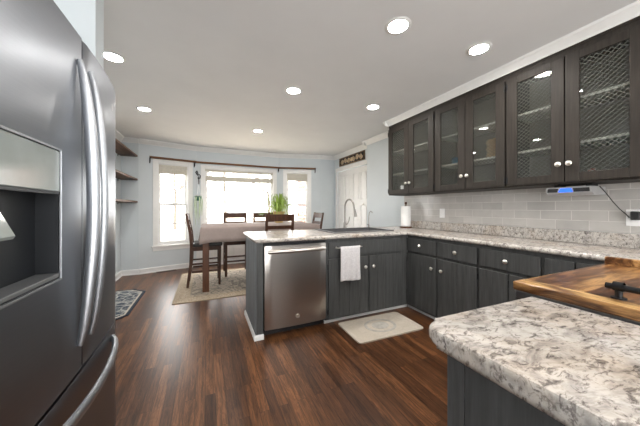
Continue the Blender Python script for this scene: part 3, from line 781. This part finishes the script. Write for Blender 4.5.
# ------------------------------------------------------------------ towel on a bar
tb = thing('towel_bar', 'small nickel towel bar on the sink cabinet front', 'towel bar', (1.26, YP-.018, .785))
b = B(); b.tube([(-.035, -.035, 0), (.27, -.035, 0)], .0055, 8)
for x in (-.025, .26): b.tube([(x, -.035, 0), (x, -.0005, 0)], .005, 8); b.lathe([(.011, -.004), (.011, 0), (0, 0)], (x, -.0005, 0), 10, 'y')
b.build('bar', 'nickel', tb, True)
nx, w, x0 = 26, .232, 1.262
fr = []
for i in range(nx+1):
    x = x0+w*i/nx; col = []
    for j in range(25):
        t = j/24
        if j <= 3: a = PI*(1-j/3*1.0); yy = -.035-.0095*math.cos(PI*j/3)*-1; zz = .0095*math.sin(PI*j/3)
        if j < 4:
            ang = PI*j/3; y_ = -.035+.010*math.cos(ang); z_ = .010*math.sin(ang)
        else:
            k = (j-3)/21; y_ = -.045-.006*math.sin(k*5+i*.35)*k*.8-.004*math.sin(i*.9)*k; z_ = -.345*k+.006*math.sin(i*.25)*k
        col.append((x+.01*(t-.3)*(i/nx), YP-.018+y_, .785+z_))
    fr.append(col)
b = B(); vv = [[b.bm.verts.new(p) for p in c] for c in fr]
for i in range(nx):
    for j in range(24): b.bm.faces.new((vv[i][j], vv[i+1][j], vv[i+1][j+1], vv[i][j+1]))
tw = b.build('hand_towel', 'towel', None, True); md = tw.modifiers.new('s', 'SOLIDIFY'); md.thickness = .004; md.offset = 1
tag(tw, 'white hand towel hanging on the sink cabinet', 'towel')

# ------------------------------------------------------------------ kitchen mat
def rrect(w, d, r, n=6):
    pts = []
    for cx, cy, a0 in ((w-r, d-r, 0), (-w+r, d-r, 90), (-w+r, -d+r, 180), (w-r, -d+r, 270)):
        for i in range(n+1):
            a = math.radians(a0+90*i/n); pts.append((cx+r*math.cos(a), cy+r*math.sin(a)))
    return pts
km = thing('kitchen_mat', 'cream patterned kitchen mat on the floor in front of the sink', 'mat', (1.61, 2.095, 0), math.radians(-1))
B().prism(rrect(.375, .215, .03), .0005, .012, 'z', .003).build('mat_body', 'matcream', km)
b = B(); b.lathe([(.17, .0122), (.17, .0134), (.14, .0134), (.14, .0122)], n=40); b.lathe([(0, .0134), (.09, .0134), (.09, .0122)], n=40)
b.xf(Matrix.Diagonal((1, .8, 1, 1))).build('medallion', 'matpattern', km)

# ------------------------------------------------------------------ island slab and cabinet (foreground)
isl = thing('island_countertop', 'pale veined granite island slab in the right foreground', 'countertop', (.484, .473, .876))
b = B(); r = .05; pts = []
for i in range(9):
    a = math.radians(90+90*i/8); pts.append((r+r*math.cos(a), -r+r*math.sin(a)))
pts = [(.478, 0)]+pts+[(0, -1.6), (.478, -1.6)]
b.prism(pts, 0, .039, 'z', .013, 4); b.build('slab', 'granite', isl, 40)
ic = thing('island_cabinet', 'dark grey island cabinet under the foreground slab', 'island cabinet', (.55, .44, 0))
B().box(0, .41, -1.5, 0, .05, .875).build('carcass', 'cab', ic)
b = B(); b.box(-.012, -.0005, -.045, -.001, .05, .874, .001)
for k in range(3): b.box(-.012, -.0005, -.375-.33*k, -.047-.33*k, .05, .874, .002)
b.build('side_panels', 'cab', ic)
B().box(.03, .41, -1.5, -.03, 0, .049).build('toe_kick', 'dark', ic)

# stove under the wooden cover
st = thing('range', 'dark steel range hidden under the wooden stove cover', 'stove', (.984, .526, 0))
B().box(0, .70, -.76, 0, .02, .888, .004).build('body', 'dark', st)
B().box(-.003, .705, -.763, .003, .889, .912, .004).build('cooktop', metal('dark steel', (.22, .22, .23), .35), st)
for x, y in ((.04, -.04), (.68, -.04), (.04, -.72), (.68, -.72)): B().lathe([(0, 0), (.018, 0), (.018, .021), (0, .021)], (x, y, 0), 12).build('foot', 'black', st)
nb = thing('stove_cover', 'rustic wooden plank stove cover with black bar handles', 'stove cover', (.975, .53, .9125))
X1 = .725
B().box(.062, X1, -.775, 0, .006, .030, .002).build('plank_top', 'boardx', nb)
B().box(-.004, .0615, -.775, .0, .004, .0325, .003).build('side_rim', 'boardy', nb)
B().box(X1-.03, X1, -.775, -.0, .0305, .062, .003).build('raised_lip', 'boardx', nb)
B().box(.0, X1-.005, -.77, -.004, 0, .0035).build('underside', metal('grey steel edge', (.3, .3, .3), .4), nb)
for xh in (.075, X1-.075):
    b = B(); b.tube([(xh, -.20, .064), (xh, -.58, .064)], .0085, 10)
    for y in (-.225, -.555):
        b.tube([(xh, y, .031), (xh, y, .066)], .008, 10); b.lathe([(.016, 0), (.016, .004), (0, .004)], (xh, y, .0326), 14)
        b.lathe([(.013, -.01), (.013, .01)], (xh, y, .066), 12, 'y')
    b.build('handle', 'black', nb, True)

# ------------------------------------------------------------------ fridge
fg = thing('refrigerator', 'large stainless steel french door refrigerator filling the left edge', 'refrigerator', (-.385, 1.128, 0))
def curve_x(y):        # front of the doors is bowed: falls back towards the outer ends
    return -.030*(abs(y)/.47)**3.2
def slab(y0, y1, z0, z1, back=-.07, holes=None, name='door', n=14):
    b = B(); pts = []
    for i in range(n+1):
        y = y0+(y1-y0)*i/n; pts.append((curve_x(y), y))
    pts += [(back, y1), (back, y0)]
    b.prism(pts, z0, z1, 'z', .006, 3); return b
B().box(-.74, -.075, -.455, .465, .03, 1.745, .005).build('cabinet', 'fridgeside', fg)
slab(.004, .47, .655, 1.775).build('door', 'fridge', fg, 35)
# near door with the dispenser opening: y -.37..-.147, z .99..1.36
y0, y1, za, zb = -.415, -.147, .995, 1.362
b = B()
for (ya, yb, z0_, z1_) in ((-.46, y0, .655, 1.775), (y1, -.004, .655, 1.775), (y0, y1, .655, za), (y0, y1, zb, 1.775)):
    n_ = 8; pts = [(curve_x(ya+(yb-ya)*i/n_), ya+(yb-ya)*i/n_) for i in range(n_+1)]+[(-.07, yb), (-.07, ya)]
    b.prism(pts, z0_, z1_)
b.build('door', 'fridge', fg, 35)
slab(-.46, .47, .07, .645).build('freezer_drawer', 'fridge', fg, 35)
b = B(); b.box(-.0535, -.051, y0, y1, za, zb-.115); b.box(-.051, -.002, y0, y0+.003, za, zb-.115); b.box(-.051, -.002, y1-.003, y1, za, zb-.115); b.box(-.051, -.002, y0+.003, y1-.003, za, za+.004)
b.build('dispenser_cavity', 'cavity', fg)
B().box(-.052, .001, y0+.001, y1-.001, zb-.118, zb-.001, .003).build('control_panel', 'panelgloss', fg)
B().box(-.002, .002, y0+.001, y1-.001, zb-.126, zb-.1185).build('panel_lip', 'cavity', fg)
b = B(); fz = .006
b.box(-.01, .004, y0-fz, y0, za-fz, zb+fz, .001); b.box(-.01, .004, y1, y1+fz, za-fz, zb+fz, .001); b.box(-.01, .004, y0, y1, zb, zb+fz, .001); b.box(-.01, .004, y0, y1, za-fz, za, .001)
b.build('dispenser_trim', 'fridgehandle', fg)
B().box(-.05, .002, y0+.004, y1-.004, za+.005, za+.016, .002).build('drip_tray', 'fridgeside', fg)
B().prism([(-.040, zb-.20), (-.012, zb-.235), (-.008, zb-.228), (-.034, zb-.17)], -.375, -.318, 'y').box(-.045, -.036, -.365, -.328, zb-.20, zb-.12).build('dispenser_paddle', 'panelgloss', fg)
for yy in (-.04, .043):
    b = B(); pts = []; w_ = []
    for i in range(21):
        t = i/20; z = .745+.94*t; x = .008+.036*math.sin(PI*t)**.75
        pts.append((x, yy, z)); w_.append(.006+.0075*math.sin(PI*t)**.5)
    b.tube(pts, w_, 10, 1.4); b.build('handle', 'fridgehandle', fg, True)
b = B(); pts = []
for i in range(21):
    t = i/20; y = -.36+.69*t; pts.append((curve_x(y)+.006+.044*math.sin(PI*t)**.6, y, .60-.012*math.sin(PI*t)))
b.tube(pts, .0115, 10, 1.5); b.build('handle', 'fridgehandle', fg, True)
B().lathe([(0, .0025), (.010, .0025), (.011, .0015), (.015, .002), (.016, 0)], (curve_x(.35)-.001, .35, 1.665), 24, 'x').build('badge', 'silver', fg, True)
B().box(-.72, -.08, -.44, .45, 0, .03).build('plinth', 'dark', fg)

# ------------------------------------------------------------------ dining rug, oval mat, floor vent
rg = thing('dining_rug', 'beige patterned oriental rug under the dining table', 'rug', (.83, 4.42, 0))
B().box(-1.2, 1.2, -.80, .80, .0005, .006).build('border', 'rugborder', rg)
B().box(-1.02, 1.02, -.62, .62, .0061, .0072).build('field', 'rug', rg)
b = B()
for s_ in (-1, 1):
    b.box(-1.2, 1.2, s_*.80-.01, s_*.80+.01, .0005, .008); b.box(s_*1.2-.01, s_*1.2+.01, -.79, .79, .0005, .008)
    b.box(-1.04, 1.04, s_*.63-.008, s_*.63+.008, .0061, .0078); b.box(s_*1.03-.008, s_*1.03+.008, -.62, .62, .0061, .0078)
b.build('edge_bands', 'rugedge', rg)
nm = thing('patterned_mat', 'navy and cream patterned octagonal mat beside the refrigerator', 'mat', (-1.07, 3.90, 0))
def octo(w, d, c): return [(w, d-c), (w-c, d), (-w+c, d), (-w, d-c), (-w, -d+c), (-w+c, -d), (w-c, -d), (w, -d+c)]
B().prism(octo(.29, .62, .17), .0005, .007).build('edge', 'navyedge', nm)
B().prism(octo(.255, .585, .155), .0071, .0082).build('border', 'creamrug', nm)
B().prism(octo(.235, .565, .15), .0083, .0092).build('field', 'navyrug', nm)
fv = thing('floor_vent', 'narrow brown floor vent below the left window', 'vent', (-.67, 5.565, 0), math.radians(15.6))
b = B(); b.box(-.16, .16, -.05, .05, .0005, .005, .001)
b.build('frame', 'chairwood', fv)
b = B()
for k in range(14): b.box(-.14+k*.0205, -.128+k*.0205, -.035, .035, .0052, .0065)
b.build('slots', 'dark', fv)

# ------------------------------------------------------------------ dining table
ZT = .0085
tx, ty = .85, 4.46; hx, hy = .90, .54
dt = thing('dining_table', 'counter height dining table with chunky brown legs', 'dining table', (tx, ty, ZT))
B().box(-hx, hx, -hy, hy, .875, .905, .004).build('tabletop', 'tablewood', dt)
b = B(); b.box(-hx+.06, hx-.06, -hy+.04, -hy+.06, .78, .8745); b.box(-hx+.06, hx-.06, hy-.06, hy-.04, .78, .8745); b.box(-hx+.04, -hx+.06, -hy+.04, hy-.04, .78, .8745); b.box(hx-.06, hx-.04, -hy+.04, hy-.04, .78, .8745)
b.build('apron', 'tablewood', dt)
for sx in (-1, 1):
    for sy in (-1, 1):
        x = sx*(hx-.055); y = sy*(hy-.055); B().box(x-.043, x+.043, y-.043, y+.043, 0, .8745, .004).build('leg', 'tablewood', dt)
b = B(); rings = []
def cloth_ring(off, z, wave):
    pts = []; N_ = 168; W_, D_ = hx+.004+off, hy+.004+off; per = 4*(W_+D_)
    for i in range(N_):
        s_ = per*i/N_
        if s_ < 2*W_: x, y, nx_, ny_ = -W_+s_, -D_, 0, -1
        elif s_ < 2*W_+2*D_: x, y, nx_, ny_ = W_, -D_+(s_-2*W_), 1, 0
        elif s_ < 4*W_+2*D_: x, y, nx_, ny_ = W_-(s_-2*W_-2*D_), D_, 0, 1
        else: x, y, nx_, ny_ = -W_, D_-(s_-4*W_-2*D_), -1, 0
        k = wave*(math.sin(s_*17)+.6*math.sin(s_*31+1)+.5*math.sin(s_*7))*.5
        cor = min(abs(abs(x)-W_)+abs(abs(y)-D_), .12)
        pts.append((x+nx_*k, y+ny_*k, z-(.02*(1-cor/.12) if off > .01 else 0)))
    return pts
for off, z, wv in ((0, .9085, 0), (.004, .905, 0), (.010, .88, .003), (.014, .82, .008), (.02, .76, .014), (.026, .70, .02)):
    rings.append([b.bm.verts.new(p) for p in cloth_ring(off, z, wv)])
b.bm.faces.new(rings[0])
for a, c in zip(rings, rings[1:]):
    for k in range(len(a)): b.bm.faces.new((a[k], a[(k+1) % len(a)], c[(k+1) % len(a)], c[k]))
cl = b.build('tablecloth', 'cloth', None, 50); cl.location = (tx, ty, ZT); tag(cl, 'taupe tablecloth draped over the dining table', 'tablecloth')
md = cl.modifiers.new('s', 'SOLIDIFY'); md.thickness = .002; md.offset = 1

# ------------------------------------------------------------------ chairs (front towards +y, origin under the seat centre)
def make_chair():
    o = thing('dining_chair', '', 'chair', (0, 0, 0), 0, 'dark walnut counter height chairs around the dining table')
    w = .215
    for s_ in (-1, 1):
        x = s_*(w-.02)
        # rear leg runs up into the back post
        pts = [(-.245, 0), (-.20, .35), (-.19, .62), (-.205, .80), (-.265, 1.10), (-.295, 1.10), (-.245, .80), (-.232, .62), (-.24, .35), (-.28, 0)]
        b = B(); b.prism(pts, x-.018, x+.018, 'x', .003, 1); b.build('leg', 'chairwood', o)
        b = B(); b.prism([(.165, 0), (.195, 0), (.205, .60), (.165, .60)], x-.02, x+.02, 'x', .003, 1); b.build('leg', 'chairwood', o)
    b = B(); b.box(-w+.035, w-.035, .172, .192, .54, .60); b.box(-w+.035, w-.035, -.225, -.205, .54, .60)
    for s_ in (-1, 1): b.box(s_*(w-.02)-.01, s_*(w-.02)+.01, -.20, .165, .54, .60)
    b.build('seat_frame', 'chairwood', o)
    B().box(-w+.0, w, -.19, .225, .6005, .655, .018, 3).build('seat', 'leather', o)
    b = B()
    for s_ in (-1, 1): b.box(s_*(w-.02)-.009, s_*(w-.02)+.009, -.205, .168, .21, .24); b.box(s_*(w-.02)-.009, s_*(w-.02)+.009, -.203, .17, .33, .355)
    b.box(-w+.038, w-.038, .170, .188, .24, .27); b.box(-w+.038, w-.038, -.228, -.21, .25, .28)
    b.build('stretchers', 'chairwood', o)
    def rail(z0, z1):
        b = B(); n = 10
        for yy in (0,):
            lo = []; 
            def yc(z): return -.225-.055*(z-.80)/.30
            pts = []
            for i in range(n+1):
                t = i/n; x = -w+.0375+(2*w-.075)*t; pts.append((x, -.018*math.sin(PI*t)))
            vs = []
            for (x, dy) in pts:
                vs.append([b.bm.verts.new((x, yc(z)+dy+q, z)) for z in (z0, z1) for q in (-.009, .009)])
            for i in range(n):
                a, c = vs[i], vs[i+1]
                for p, q in ((0, 1), (1, 3), (3, 2), (2, 0)): b.bm.faces.new((a[p], a[q], c[q], c[p]))
            b.bm.faces.new((vs[0][0], vs[0][1], vs[0][3], vs[0][2])); b.bm.faces.new((vs[-1][0], vs[-1][2], vs[-1][3], vs[-1][1]))
        return b
    rail(.995, 1.095).build('top_rail', 'chairwood', o)
    for z in (.88, .77): rail(z, z+.05).build('back_slat', 'chairwood', o)
    return o
c0 = make_chair(); c0.location = (.02, 4.45, ZT); c0.rotation_euler = (0, 0, -PI/2)
c0['label'] = 'dark walnut chair at the left end of the table, seen from the side'
dup(c0, (.52, 4.86, ZT), PI, 'dark walnut chair on the window side of the table, left one')
dup(c0, (1.07, 4.87, ZT), PI, 'dark walnut chair on the window side of the table, partly hidden')
dup(c0, (.99, 3.88, ZT), 0, 'dark walnut chair nearest the peninsula, back towards the viewer')
dup(c0, (1.72, 4.5, ZT), PI/2, 'dark walnut chair at the right end of the table')

# spider plant on the table
sp = thing('potted_spider_plant', 'bushy green spider plant in a clay pot on the dining table', 'plant', (1.27, 4.72, ZT+.9108))
B().lathe([(0, 0), (.075, 0), (.105, .18), (.115, .182), (.115, .21), (.10, .21), (.095, .18), (0, .18)], n=24).build('pot', 'terracotta', sp, True)
B().lathe([(0, .186), (.0955, .183)], n=20).build('soil', 'soil', sp)
b = B()
for k in range(150):
    a = random.uniform(0, 2*PI); R = random.uniform(.08, .40); hgt = random.uniform(.14, .42)*(1-R*.7); dr = random.uniform(.1, .3)*R/.2
    pts = []; w0 = random.uniform(.007, .013)
    for i in range(8):
        t = i/7; rr = R*t; z = .19+hgt*math.sin(min(t*1.7, 1)*PI/2)-dr*max(0, t-.5)**1.3*1.5
        pts.append(Vector(((.02+rr)*math.cos(a), (.02+rr)*math.sin(a), max(z, .03+.01*(7-i)))))
    side = Vector((-math.sin(a), math.cos(a), 0)); prev = None
    for i, p in enumerate(pts):
        ww = w0*(1-(i/7)**2*.9)
        q = [b.bm.verts.new(p-side*ww), b.bm.verts.new(p+Vector((0, 0, -.003))), b.bm.verts.new(p+side*ww)]
        if prev:
            b.bm.faces.new((prev[0], prev[1], q[1], q[0])); b.bm.faces.new((prev[1], prev[2], q[2], q[1]))
        prev = q
b.build('leaves', 'leaf', sp)
b = B()
for (a, R) in ((-.3, .33), (.1, .38), (3.3, .3), (-.9, .3), (2.6, .34)):
    pts = [(.02*math.cos(a), .02*math.sin(a), .2), (.5*R*math.cos(a), .5*R*math.sin(a), .30), (R*math.cos(a), R*math.sin(a), .22), (1.1*R*math.cos(a), 1.1*R*math.sin(a), .15)]
    b.tube(pts, .002, 5); e_ = Vector(pts[-1])
    for k in range(12):
        aa = 2*PI*k/12; tip = e_+Vector((.05*math.cos(aa), .05*math.sin(aa), -.03+.02*(k % 3))); sd_ = Vector((-math.sin(aa), math.cos(aa), 0))*.003
        m_ = (e_+tip)/2+Vector((0, 0, .018))
        v = [b.bm.verts.new(e_-sd_), b.bm.verts.new(e_+sd_), b.bm.verts.new(m_+sd_), b.bm.verts.new(m_-sd_), b.bm.verts.new(tip)]
        b.bm.faces.new((v[0], v[1], v[2], v[3])); b.bm.faces.new((v[3], v[2], v[4]))
b.build('runners', 'leafpale', sp)

# ------------------------------------------------------------------ outdoors beyond the windows
g = B().box(-30, 30, 5.9, 45, -.6, -.5).build('ground', 'concrete'); g['kind'] = 'structure'
def tree(x, y, h, label, seed):
    random.seed(seed); o = thing('bare_tree', label, 'tree', (x, y, -.5), 0, 'bare trees outside the bay windows')
    t = B(); t.tube([(0, 0, 0), (.05, 0, h*.3), (-.03, .05, h*.6), (.05, 0, h)], [h*.02, h*.015, h*.01, h*.004], 7); t.build('trunk', 'bark', o, True)
    b = B()
    def br(p, d, l, r, k):
        q = p+d*l; m_ = p+d*l*.5+Vector((random.uniform(-.04, .04)*l, random.uniform(-.04, .04)*l, random.uniform(-.02, .08)*l))
        b.tube([p, m_, q], [r, r*.8, r*.5], 4, cap=False)
        if k:
            for _ in range(3):
                nd = (d+Vector((random.uniform(-.7, .7), random.uniform(-.7, .7), random.uniform(-.3, .6)))).normalized()
                br(p+d*l*random.uniform(.4, 1), nd, l*.62, r*.5, k-1)
    for k in range(14):
        a = random.uniform(0, 2*PI); z = h*random.uniform(.22, .9)
        br(Vector((0, 0, z)), Vector((math.cos(a), math.sin(a), random.uniform(.3, .9))).normalized(), h*.24, h*.007, 3)
    b.build('branches', 'bark', o)
tree(-4.6, 12.5, 6, 'bare tree seen through the left window, left one', 3)
tree(-2.2, 23, 7, 'bare tree seen through the left window, behind and right', 5)
tree(.9, 14, 5.5, 'bare tree faint behind the middle window', 8)
tree(-.9, 30, 7, 'bare tree at the left side of the middle window', 9)
tree(3.4, 15, 5, 'bare tree faint through the right window', 12)
tree(-3.6, 9.6, 4.5, 'slim bare tree close outside the left window', 21)
tree(3.0, 12.2, 4.0, 'slim bare tree close outside the right window', 23)
ch = thing('brick_chimney', 'red brick chimney outside the right window', 'chimney', (3.55, 9.3, -.5))
B().box(-.22, .22, -.3, .3, 0, 2.75).build('stack', 'brick', ch); B().box(-.27, .27, -.35, .35, 2.7501, 2.83, .01).build('cap', 'concrete', ch)
random.seed(7)
